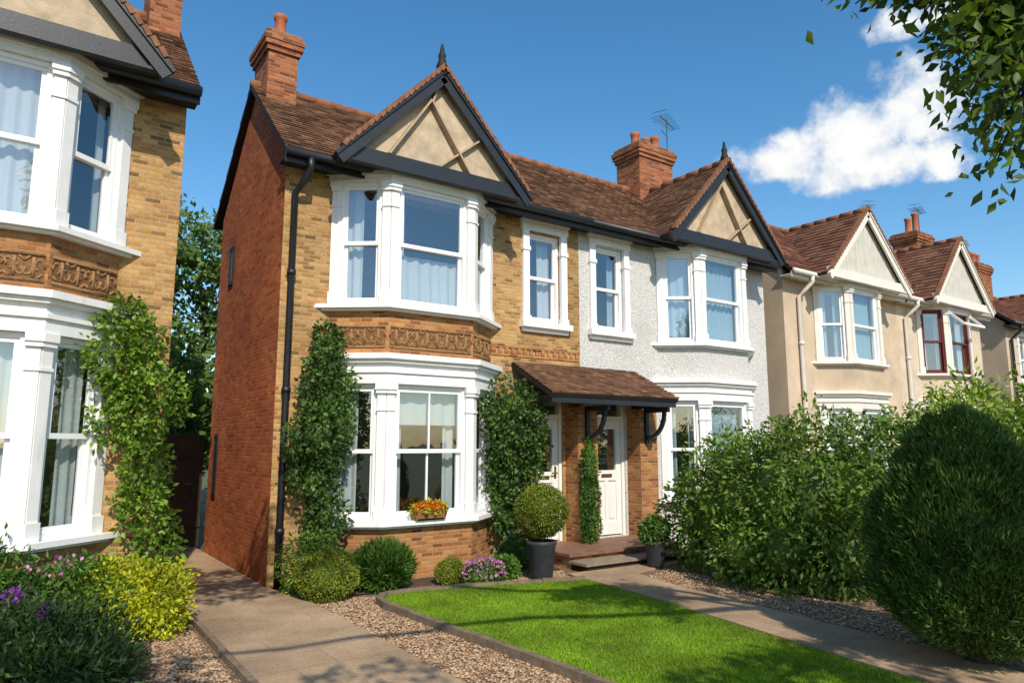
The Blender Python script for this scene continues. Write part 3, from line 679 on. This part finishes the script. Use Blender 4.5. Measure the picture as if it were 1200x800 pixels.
def edging(name, pts, w, z1):
    mb = MB()
    for a, e in zip(pts[:-1], pts[1:]):
        a, e = Vector((*a, 0)), Vector((*e, 0)); L = (e-a).length; n = max(1, round(L/.45)); d = (e-a)/n
        for i in range(n):
            p, q = a+d*i+d*.008, a+d*(i+1)-d*.008; t = d.normalized(); s = Vector((-t.y, t.x, 0))*w/2; h = z1+random.uniform(-.006, .006)
            mb.hexa([p-s+Vector((0,0,-.05)), p+s+Vector((0,0,-.05)), q+s+Vector((0,0,-.05)), q-s+Vector((0,0,-.05)), p-s*.8+Vector((0,0,h)), p+s*.8+Vector((0,0,h)), q+s*.8+Vector((0,0,h)), q-s*.8+Vector((0,0,h))])
    return tag(mb.build(name, KERB), kind='structure')
edging('lawn_edging', [(x-.05, y) if i < 4 else (x, y+.05) for i, (x, y) in enumerate(lawn[:8])], .08, .07)
edging('path_edging', [(1.36, .5), (1.48, 7.8)], .06, .05)

def in_poly(x, y, poly):
    ins = np.zeros(len(x), bool); n = len(poly)
    for i in range(n):
        (x1, y1), (x2, y2) = poly[i], poly[(i+1) % n]
        cnd = ((y1 > y) != (y2 > y)) & (x < (x2-x1)*(y-y1)/((y2-y1) or 1e-9)+x1); ins ^= cnd
    return ins
regs = [([(.7,4.4),(1.34,4.4),(1.42,7.4),(1.0,7.3),(.8,6)], 5200), ([(2.64,3.4),(3.30,3.4),(3.14,6.9),(3.3,7.15),(3.0,7.4),(2.63,7.5)], 6500), ([(3.3,7.12),(4.6,6.9),(5.65,6.6),(5.7,7.0),(5.9,7.3),(3.4,7.4)], 3500), ([(6.05,2.6),(6.9,2.6),(7.2,6.6),(6.45,6.4)], 4500)]
PP = []
for poly, n in regs:
    a = np.array(poly); x = rng.uniform(a[:,0].min(), a[:,0].max(), n*2); y = rng.uniform(a[:,1].min(), a[:,1].max(), n*2); k = in_poly(x, y, poly); PP.append(np.stack([x[k], y[k]], 1)[:n])
PP = np.concatenate(PP); n = len(PP)
oc = np.array([(1,0,0),(0,1,0),(-1,0,0),(0,-1,0),(0,0,1),(0,0,-1),(.62,.62,.3),(-.62,.62,.3),(-.62,-.62,.3),(.62,-.62,.3)])
sz = rng.uniform(.006, .016, (n,1,1))*rng.uniform(.7, 1.3, (n,1,3)); an = rng.uniform(0, 6.28, n)
V = oc[None]*sz*np.array([1,1,.65]); ca, sa = np.cos(an)[:,None], np.sin(an)[:,None]
V = np.stack([V[:,:,0]*ca-V[:,:,1]*sa+PP[:,0:1], V[:,:,0]*sa+V[:,:,1]*ca+PP[:,1:2], V[:,:,2]+.006], 2)
of = np.array([(0,6,4),(6,1,4),(1,7,4),(7,2,4),(2,8,4),(8,3,4),(3,9,4),(9,0,4),(0,1,6),(1,2,7),(2,3,8),(3,0,9)])
Fp = (of[None]+np.arange(n)[:,None,None]*10).reshape(-1,3)
tag(finish('gravel_pebbles', np_mesh('gravel_pebbles', V.reshape(-1,3), Fp), PEBBLE), 'loose tan and brown gravel along the paths and beds', 'gravel', kind='stuff')

n = 170000; x = rng.uniform(3.1, 5.65, n); y = rng.uniform(2.2, 7.08, n); k = in_poly(x, y, lawn); x, y = x[k], y[k]; n = len(x)
h = rng.uniform(.010, .026, n)*(1+.25*lump(np.stack([x, y, x*0], 1), 3)); an = rng.uniform(0, 6.28, n); w = rng.uniform(.003, .0055, n); ln = rng.uniform(0, .02, n); a2 = rng.uniform(0, 6.28, n)
V = np.empty((n,3,3)); V[:,0] = np.stack([x-w*np.cos(an), y-w*np.sin(an), x*0+.034], 1); V[:,1] = np.stack([x+w*np.cos(an), y+w*np.sin(an), x*0+.034], 1); V[:,2] = np.stack([x+ln*np.cos(a2), y+ln*np.sin(a2), .034+h], 1)
tag(finish('lawn_grass', np_mesh('lawn_grass', V.reshape(-1,3), np.arange(n*3).reshape(-1,3)), GRASS), 'short bright green grass of the front lawn', 'grass', kind='stuff')

# ------------------------------------------------------------------ planting
def shrub(name, label, cat, m, blobs, n, size, group=None, **kw):
    b0 = blobs[0]; r = foliage(name, m, blobs, n, size, org=(b0[0], b0[1], 0), **kw); return tag(r, label, cat, group)
def wall_blobs(path, k, rx, ry, rz, jx, seed):
    r = random.Random(seed); o = []
    for i in range(k):
        t = i/(k-1)*(len(path)-1); j = min(int(t), len(path)-2); f = t-j
        p = [path[j][q]*(1-f)+path[j+1][q]*f for q in range(4)]
        s = p[3]*r.uniform(.75, 1.2); o.append((p[0]+r.uniform(-jx, jx), p[1]+r.uniform(-.04,.03), p[2], rx*s, ry*s, rz*s))
    return o
iv = thing('ivy_climber', 'dark ivy climbing the brick wall left of the white bay', 'climbing plant', (2.8, 8.1, 0))
foliage('ivy_foliage', L_IVY, wall_blobs([(2.94,7.98,.35,.75),(2.92,7.98,1.0,.75),(2.92,7.98,1.7,1.05),(2.97,8.0,2.3,1.05),(3.0,8.10,2.85,.55)], 13, .28, .22, .28, .08, 1), 8500, .055, iv, aspect=.75, amp=.36, freq=6, shell=(.5,1.14), core=.5)
mb = MB(); mb.tube([(2.88,8.2,0),(2.85,8.2,.8),(2.90,8.22,1.7),(2.95,8.24,2.6)], .03, 7, .01); mb.build('stem', BARK, iv, True, False)
iv = thing('ivy_climber', 'dark ivy growing up between the white bay and the porch', 'climbing plant', (5.7, 8.1, 0))
foliage('ivy_foliage', L_IVY, wall_blobs([(5.58,8.08,.2,.55),(5.54,8.06,.8,.65),(5.60,7.98,1.35,1.05),(5.64,7.95,1.75,1.3),(5.62,7.98,2.1,1.0)], 12, .33, .22, .26, .10, 2), 9000, .055, iv, aspect=.75, amp=.38, freq=6, shell=(.5,1.16), core=.5)
mb = MB(); mb.tube([(5.6,8.2,0),(5.58,8.2,.8),(5.62,8.18,1.4),(5.64,8.1,2.0)], .03, 7, .01); mb.build('stem', BARK, iv, True, False)
iv = thing('wall_climber', 'light green leafy climber on the corner of the nearest left house', 'climbing plant', (1.0, 7.7, 0))
foliage('climber_foliage', L_LIGHT, wall_blobs([(1.12,7.5,.3,.75),(1.02,7.55,1.0,.85),(.95,7.6,1.7,.9),(.88,7.62,2.3,1.05),(.80,7.68,2.9,.7)], 16, .24, .15, .24, .16, 3), 6000, .060, iv, aspect=.62, amp=.48, freq=7, shell=(.35,1.25), core=.15, droop=.35)
mb = MB(); mb.tube([(1.1,7.7,0),(1.05,7.72,.9),(.95,7.74,1.8),(.85,7.76,2.9)], .025, 7, .008); mb.build('stem', BARK, iv, True, False)
shrub('column_climber', 'slim upright evergreen trained up the pier between the doors', 'climbing plant', L_GRN, [(6.88,7.86,.45,.14,.12,.28),(6.88,7.86,.85,.15,.13,.35),(6.88,7.87,1.25,.12,.11,.32),(6.9,7.89,1.5,.07,.07,.2)], 3400, .042, amp=.2)
hb = []
for i, (x, y, hz) in enumerate(((7.72,6.42,.68),(7.55,6.0,.82),(7.40,5.55,.92),(7.38,5.1,.96),(7.5,4.65,.99),(7.7,4.25,.97),(7.95,3.8,.99),(8.15,3.35,.96),(8.35,2.9,.97),(8.45,2.5,.94),(7.05,5.35,.42),(7.08,4.85,.5),(7.35,4.3,.5))):
    hb.append((x, y, hz*.92, .60+.1*math.sin(i*2.1) if i < 10 else .42, .54 if i < 10 else .4, hz))
shrub('garden_hedge', 'big leafy green hedge between the front path and the neighbouring garden', 'hedge', L_HEDGE, hb, 36000, .078, aspect=.45, amp=.20, freq=5, shell=(.68,1.08), rand=.8, droop=.4)
dm = thing('dome_conifer', 'dense dark dome shaped conifer on a short trunk at the right', 'shrub', (5.97, 2.52, 0))
foliage('conifer_foliage', L_DOME, [(5.97,2.52,1.20,.44,.44,.64),(5.97,2.52,.88,.63,.63,.68),(5.97,2.52,.60,.64,.64,.48)], 75000, .058, dm, aspect=.20, droop=-1.1, rand=.55, amp=.12, freq=8, shell=(.83,1.05), core=.80, zmin=.10)
mb = MB(); mb.tube([(5.97,2.52,-.02),(5.99,2.5,.2),(5.95,2.53,.5)], .10, 9, .07); mb.build('trunk', BARK, dm, True, False)
G = 'yellow green shrubs behind the hedge'
for i, (x, y, h, lab) in enumerate(((10.3,4.1,2.3,'tall yellow green shrub above the hedge behind the dome conifer'), (12.2,5.2,2.35,'yellow green shrub farther back in front of the rendered houses'), (9.6,2.9,2.15,'yellow green shrub nearest the right edge behind the dome conifer'))):
    shrub('feathery_shrub', lab, 'shrub', L_FEATH, [(x,y,h*.45,.9,.8,h*.5),(x+.5,y+.2,h*.62,.5,.5,h*.4),(x-.5,y-.1,h*.55,.55,.5,h*.42)], 6500, .10, amp=.4, shell=(.45,1.2), aspect=.35, group=G)
shrub('golden_shrub', 'rounded golden yellow shrub beside the left path', 'shrub', L_YEL, [(.92,6.95,.32,.37,.33,.30),(1.12,6.85,.26,.26,.25,.26),(.68,7.0,.31,.27,.26,.30)], 8000, .042, amp=.28, freq=7, aspect=.55, shell=(.6,1.1))
pl = thing('flowering_bush', 'dark shaded bush with purple flowers at the bottom left', 'shrub', (.2, 5.75, 0))
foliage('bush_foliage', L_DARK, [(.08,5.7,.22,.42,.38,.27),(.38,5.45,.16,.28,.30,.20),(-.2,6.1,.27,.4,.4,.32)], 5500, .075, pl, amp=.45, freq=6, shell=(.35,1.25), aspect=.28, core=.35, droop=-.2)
foliage('blossom', PURP, [(.08,5.95,.60,.06,.06,.05),(.26,5.85,.50,.04,.04,.04),(-.08,6.0,.62,.05,.05,.05)], 100, .032, pl, core=0, aspect=.8, shell=(.3,1))
pl = thing('garden_bush', 'loose green bush under the left bay window with small pink flowers', 'shrub', (.3, 6.9, 0))
foliage('bush_foliage', L_GRN, [(.25,6.95,.34,.4,.3,.38),(.6,6.95,.28,.3,.28,.34),(-.15,6.95,.38,.4,.3,.42)], 6500, .065, pl, amp=.45, freq=6, shell=(.4,1.25), aspect=.35, core=.4, droop=-.1)
foliage('blossom', PINK, [(.35,6.75,.66,.2,.1,.08)], 40, .03, pl, core=0, aspect=.9, shell=(.3,1))
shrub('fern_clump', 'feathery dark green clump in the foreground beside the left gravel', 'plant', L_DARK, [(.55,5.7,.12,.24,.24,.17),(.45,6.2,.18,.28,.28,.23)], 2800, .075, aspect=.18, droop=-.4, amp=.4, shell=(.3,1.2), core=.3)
shrub('box_ball', 'clipped olive green box ball by the corner of the path', 'shrub', L_BOX, [(2.80,7.38,.24,.31,.30,.25)], 8500, .026, aspect=.6, amp=.08, freq=9, shell=(.8,1.06), core=.78)
shrub('rosemary_bush', 'spiky bright green bush beneath the white bay', 'shrub', L_GRN, [(3.52,7.52,.22,.33,.28,.26)], 5500, .09, aspect=.13, droop=-.8, rand=.5, amp=.18)
shrub('border_shrub', 'soft green shrub at the foot of the left ivy', 'shrub', L_LIGHT, [(2.76,7.72,.26,.28,.26,.3),(2.94,7.68,.2,.24,.22,.24)], 4600, .05, aspect=.35, amp=.3, shell=(.5,1.15))
shrub('box_ball', 'small yellow green box ball next to the pink flowers', 'shrub', L_BOX, [(4.26,7.32,.14,.16,.15,.15)], 2800, .026, aspect=.6, amp=.08, freq=8, shell=(.82,1.05), core=.8)
pl = thing('flower_clump', 'low clump of pink flowers at the top edge of the lawn', 'flowers', (4.58, 7.12, 0))
foliage('flower_leaves', L_GRN, [(4.58,7.12,.10,.27,.2,.14)], 1500, .045, pl, amp=.2)
foliage('blossom', PINK, [(4.58,7.10,.15,.25,.19,.14)], 650, .028, pl, core=0, aspect=.9, shell=(.9,1.12), zmin=.1)
shrub('low_plant', 'low dark green plant left of the slate pot', 'plant', L_GRN, [(4.98,7.3,.12,.22,.18,.17)], 1500, .06, amp=.3)
shrub('low_plant', 'leafy plant at the foot of the right ivy beside the porch', 'plant', L_IVY, [(5.6,7.8,.16,.26,.2,.22)], 1500, .07, amp=.3)
pt = thing('potted_topiary', 'round clipped bush in a tall slate grey pot by the steps', 'potted plant', (5.3, 6.95, 0))
mb = MB(); mb.lathe([(.12,0),(.13,.02),(.17,.40),(.185,.42),(.185,.46),(.16,.46),(.15,.40),(.02,.40)], (5.3,6.95,.0), 24); mb.build('pot', POT, pt, True)
mb = MB(); mb.tube([(5.3,6.95,.38),(5.3,6.95,.75)], .02, 7); mb.build('stem', BARK, pt, True, False)
foliage('topiary_foliage', L_BOX, [(5.3,6.95,.80,.30,.30,.29)], 9500, .030, pt, aspect=.5, amp=.10, freq=9, shell=(.78,1.08), core=.74)
pt = thing('potted_plant', 'small dark pot with a green plant right of the steps', 'potted plant', (7.0, 6.72, 0))
mb = MB(); mb.lathe([(.1,0),(.11,.02),(.14,.28),(.15,.30),(.15,.33),(.13,.33),(.12,.29),(.02,.29)], (7.0,6.72,.03), 20); mb.build('pot', POT, pt, True)
foliage('plant_foliage', L_GRN, [(7.0,6.72,.48,.17,.17,.18)], 1000, .06, pt, amp=.3)
bk = thing('flower_basket', 'wicker basket of orange flowers on the lower bay sill', 'flower basket', (4.2, 7.78, .7))
mb = MB(); mb.prism([(4.02,7.70,.702),(4.38,7.70,.702),(4.38,7.82,.702),(4.02,7.82,.702)], (0,0,.03))
for k in range(7):
    e = k*.004; z = .702+k*.018; mb.box(4.0-e, 4.40+e, 7.70-e, 7.70-e+.02, z, z+.0165); mb.box(4.0-e, 4.02-e, 7.72-e, 7.82, z, z+.0165); mb.box(4.38+e, 4.40+e, 7.72-e, 7.82, z, z+.0165)
mb.build('basket', WICK, bk)
foliage('blossom', ORAN, [(4.2,7.74,.85,.22,.07,.06)], 700, .034, bk, core=.7, aspect=.9, amp=.2)
foliage('flower_leaves', L_YEL, [(4.2,7.74,.84,.24,.08,.07)], 200, .05, bk, core=0, amp=.3, shell=(.8,1.2))

# ------------------------------------------------------------------ trees
def limb(mb, a, e, r, r2, sag=.0, k=6):
    a, e = Vector(a), Vector(e); pts = []
    for i in range(k+1):
        t = i/k; p = a.lerp(e, t); p.z += sag*math.sin(math.pi*t); p += Vector((random.uniform(-1,1), random.uniform(-1,1), 0))*.03*(e-a).length*math.sin(math.pi*t); pts.append(p)
    mb.tube(pts, r, 8, r2); return pts
def bgtree(x, y, h, rad, label, n=9000):
    t = thing('background_tree', label, 'tree', (x, y, 0)); mb = MB(); limb(mb, (x,y,-.05), (x+.1,y,h*.7), .2, .06)
    bl = []; r = random.Random(int(x*10+h))
    for i in range(22):
        a = r.uniform(0, 6.28); z = r.uniform(.2, .92)*h; rr = rad*math.sin(math.pi*min(.95, max(.12, (z/h)*.9)))*r.uniform(.3, .8)
        s = r.uniform(.28, .45)*rad; p = (x+rr*math.cos(a), y+rr*math.sin(a), z); bl.append((*p, s, s, s*.8))
        if i % 3 == 0: limb(mb, (x,y,max(.3, z-.8)), p, .06, .02, .1)
    mb.build('trunk', BARK, t, True, False)
    foliage('crown', L_TREE, bl, n, .16, t, aspect=.55, amp=.25, freq=2, shell=(.45,1.08), core=.4)
bgtree(3.6, 19, 7.9, 2.6, 'dark tree rising behind the passage between the two brick houses', 10000)
bgtree(2.6, 15.5, 4.2, 1.7, 'lower bushy tree just behind the side gate', 6000)
ot = thing('garden_tree', 'tree whose leafy branch hangs into the top right corner', 'tree', (5.3, -.9, 0))
mb = MB(); limb(mb, (5.3,-.9,-.05), (5.2,-.7,3.6), .17, .11); limb(mb, (5.2,-.7,3.6), (4.9,-.6,5.6), .1, .03)
limb(mb, (5.2,-.7,3.3), (4.7,1.1,4.15), .07, .035, .12)
limb(mb, (5.2,-.7,3.5), (4.2,1.0,4.45), .06, .03, .12)
tw = []; S1, S2 = (4.2,1.0,4.45), (4.7,1.1,4.15)
for s, e in [(S1,(3.36,1.72,3.84)),(S1,(3.42,1.66,3.94)),(S1,(3.50,1.60,3.98)),(S1,(3.62,1.55,3.84)),(S1,(3.85,1.62,3.9)),(S1,(3.6,1.4,4.05)),(S1,(3.58,1.60,3.92)),(S1,(3.75,1.60,4.0)),(S2,(3.84,1.45,3.70)),(S2,(3.92,1.42,3.42)),(S1,(3.8,1.45,4.0)),(S2,(4.2,1.6,3.9)),(S1,(3.52,1.55,3.9)),(S1,(3.70,1.48,3.74)),
             (S2,(4.02,1.42,3.25)),(S2,(4.08,1.38,2.95)),(S2,(4.15,1.42,3.4)),(S2,(4.3,1.6,3.7)),(S2,(4.0,1.6,3.78)),(S2,(4.22,1.5,3.05)),(S1,(4.05,1.55,4.0)),(S2,(4.35,1.65,4.0)),(S2,(4.1,1.5,3.6)),(S2,(4.3,1.55,3.3)),(S2,(4.4,1.7,3.5)),(S2,(4.05,1.42,3.5)),(S2,(4.15,1.42,3.15)),(S2,(4.0,1.5,3.65)),(S2,(4.2,1.5,3.75))]:
    tw.append(limb(mb, s, e, .013, .004, .1, 8))
for e in ((3.2,-2.0,4.6),(4.4,-1.9,4.9),(2.1,-2.3,4.7)): limb(mb, (5.2,-.7,3.6), e, .06, .02, .2)
limb(mb, (5.0,-.65,4.6), (.5,2.6,5.3), .07, .02, .35, 9)  # long out-of-view limb, added to carry clumps that shade the side path
limb(mb, (5.0,-.65,4.5), (-1.2,.1,5.3), .07, .02, .35, 9)  # second unseen limb, added for shade over the bottom-left bed
mb.build('trunk', BARK, ot, True, False)
C = []; O_ = []
for pts in tw:
    for i in range(2, len(pts)):
        for _ in range(22 if i > 3 else 14):
            t = random.random(); p = pts[i-1].lerp(pts[i], t)+Vector((random.gauss(0,.09), random.gauss(0,.09), random.gauss(0,.07))); C.append(p); O_.append(((pts[i]-pts[i-1]).normalized()*.5)+Vector((0,0,-.2)))
V, F = leaf_geo(np.array([tuple(c) for c in C]), np.array([tuple(o) for o in O_]), .082, .52, .2, .75, .08)
bl = [(5.2,-.8,5.1,.55,.5,.5),(4.5,-1.9,4.9,.6,.5,.45),(3.8,-2.1,4.7,.6,.5,.4),(3.1,-2.2,4.7,.6,.5,.4),(2.4,-2.3,4.7,.55,.5,.35),(1.8,-2.35,4.7,.5,.45,.3),  # unseen crown clumps, set where their shade reaches lawn front and right path
      (.40,2.5,5.3,.55,.45,.28),(.50,3.1,5.4,.55,.45,.28),(1.3,2.0,5.4,.3,.25,.2),(-1.2,.0,5.3,.6,.45,.3),(-1.0,-.5,5.2,.5,.4,.3),(.3,-1.1,5.2,.5,.3,.2)]  # out-of-view clumps added to shade the side path and bottom-left bed
P_, o_ = blob_pts(bl, 5600, (.4,1.1), .3, 3); V2, F2 = leaf_geo(P_, o_, .12, .5, .2, .8)
finish('crown', np_mesh('crown', np.concatenate([V, V2]), np.concatenate([F, F2+len(V)])), L_OVER, ot)

# ------------------------------------------------------------------ light, sky, camera
SD = Vector((-.28, -.96, 0)).normalized(); EL = math.radians(41)
sd = Vector((SD.x*math.cos(EL), SD.y*math.cos(EL), math.sin(EL)))
sl = bpy.data.lights.new('sun', 'SUN'); sl.energy = 4.8; sl.angle = math.radians(.5); sl.color = (1, .91, .78)
so = bpy.data.objects.new('sun', sl); col.objects.link(so); so.rotation_euler = (-sd).to_track_quat('-Z', 'Y').to_euler()
w = bpy.data.worlds.new('World'); scene.world = w; w.use_nodes = True; N = NT(w.node_tree); bg = w.node_tree.nodes['Background']
sky = N.n('ShaderNodeTexSky', sky_type='NISHITA'); sky.sun_disc = False; sky.sun_elevation = EL; sky.sun_rotation = math.atan2(SD.x, SD.y); sky.air_density = 1.1; sky.dust_density = .5; sky.ozone_density = 2.2
hs = N.n('ShaderNodeHueSaturation'); hs.inputs['Saturation'].default_value = 1.3; hs.inputs['Hue'].default_value = .495; hs.inputs['Value'].default_value = 1.12; N.put(hs.inputs['Color'], sky.outputs[0])
d = N.n('ShaderNodeTexCoord').outputs['Generated']
yaw, pit = math.radians(35), math.radians(8.3)
def pixdir(px, py):
    xc, yc = (px-600)/826, (400-py)/826; fh = math.cos(pit)-yc*math.sin(pit); up = math.sin(pit)+yc*math.cos(pit)
    return Vector((xc*math.cos(yaw)+fh*math.sin(yaw), -xc*math.sin(yaw)+fh*math.cos(yaw), up)).normalized()
nz = N.noise(d, 13, 10, .6); nz2 = N.noise(d, 40, 8, .64)
vor = N.n('ShaderNodeTexVoronoi', feature='SMOOTH_F1'); vor.inputs['Scale'].default_value = 26; vor.inputs['Smoothness'].default_value = .6
N.put(vor.inputs['Vector'], d)
puff = N.m('SUBTRACT', .55, vor.outputs['Distance'])
tot = None
for (px, py, rx, ry) in ((1068,132,72,64),(1000,162,86,58),(918,188,84,38),(1025,194,120,37),(1105,192,42,30),(1060,28,64,28),(1105,18,54,28)):
    c0 = pixdir(px, py); rt_ = Vector((c0.y, -c0.x, 0)).normalized(); up_ = rt_.cross(c0).normalized()
    sxp = (pixdir(px+rx, py)-c0).dot(rt_); syp = (pixdir(px, py-ry)-c0).dot(up_)
    dv = N.vm('SUBTRACT', d, tuple(c0)).outputs[0]
    a = N.vm('DOT_PRODUCT', dv, tuple(rt_/sxp)).outputs['Value']; bq = N.vm('DOT_PRODUCT', dv, tuple(up_/syp)).outputs['Value']
    e = N.m('SUBTRACT', 1.0, N.m('SQRT', N.m('ADD', N.m('MULTIPLY', a, a), N.m('MULTIPLY', bq, bq))))
    e = N.m('SUBTRACT', e, N.mr(bq, -.5, -1.0, 0, .4))
    if py < 60: e = N.m('SUBTRACT', e, .25)
    tot = e if tot is None else N.m('SMOOTH_MAX', tot, e, .12)
dens = N.m('ADD', tot, N.m('ADD', N.m('ADD', N.m('MULTIPLY', N.m('SUBTRACT', nz, .5), 1.2), N.m('MULTIPLY', N.m('SUBTRACT', nz2, .5), 1.1)), N.m('MULTIPLY', puff, .6)))
front = N.mr(N.vm('DOT_PRODUCT', d, tuple(pixdir(1030,130))).outputs['Value'], .93, .97)
al = N.m('MULTIPLY', N.mr(dens, -.05, .65), front)
shd = N.mr(N.m('ADD', dens, N.m('MULTIPLY', N.m('SUBTRACT', N.noise(d, 20, 6), .5), 2.0)), .1, 1.1, 0, 1)
cc = N.mix(shd, (4.6, 5.1, 5.8), (6.7, 6.7, 6.6))
fin = N.mix(al, hs.outputs[0], cc)
N.put(bg.inputs['Color'], fin); bg.inputs['Strength'].default_value = .15
cam = bpy.data.cameras.new('camera'); co = bpy.data.objects.new('camera', cam); col.objects.link(co)
co.location = (0, 0, 1.6); co.rotation_euler = (math.pi/2+pit, 0, -yaw); cam.sensor_width = 36; cam.lens = 826/1200*36; cam.clip_end = 1000; cam.clip_start = .05
scene.camera = co
scene.view_settings.view_transform = 'Standard'; scene.view_settings.look = 'None'; scene.view_settings.exposure = 0
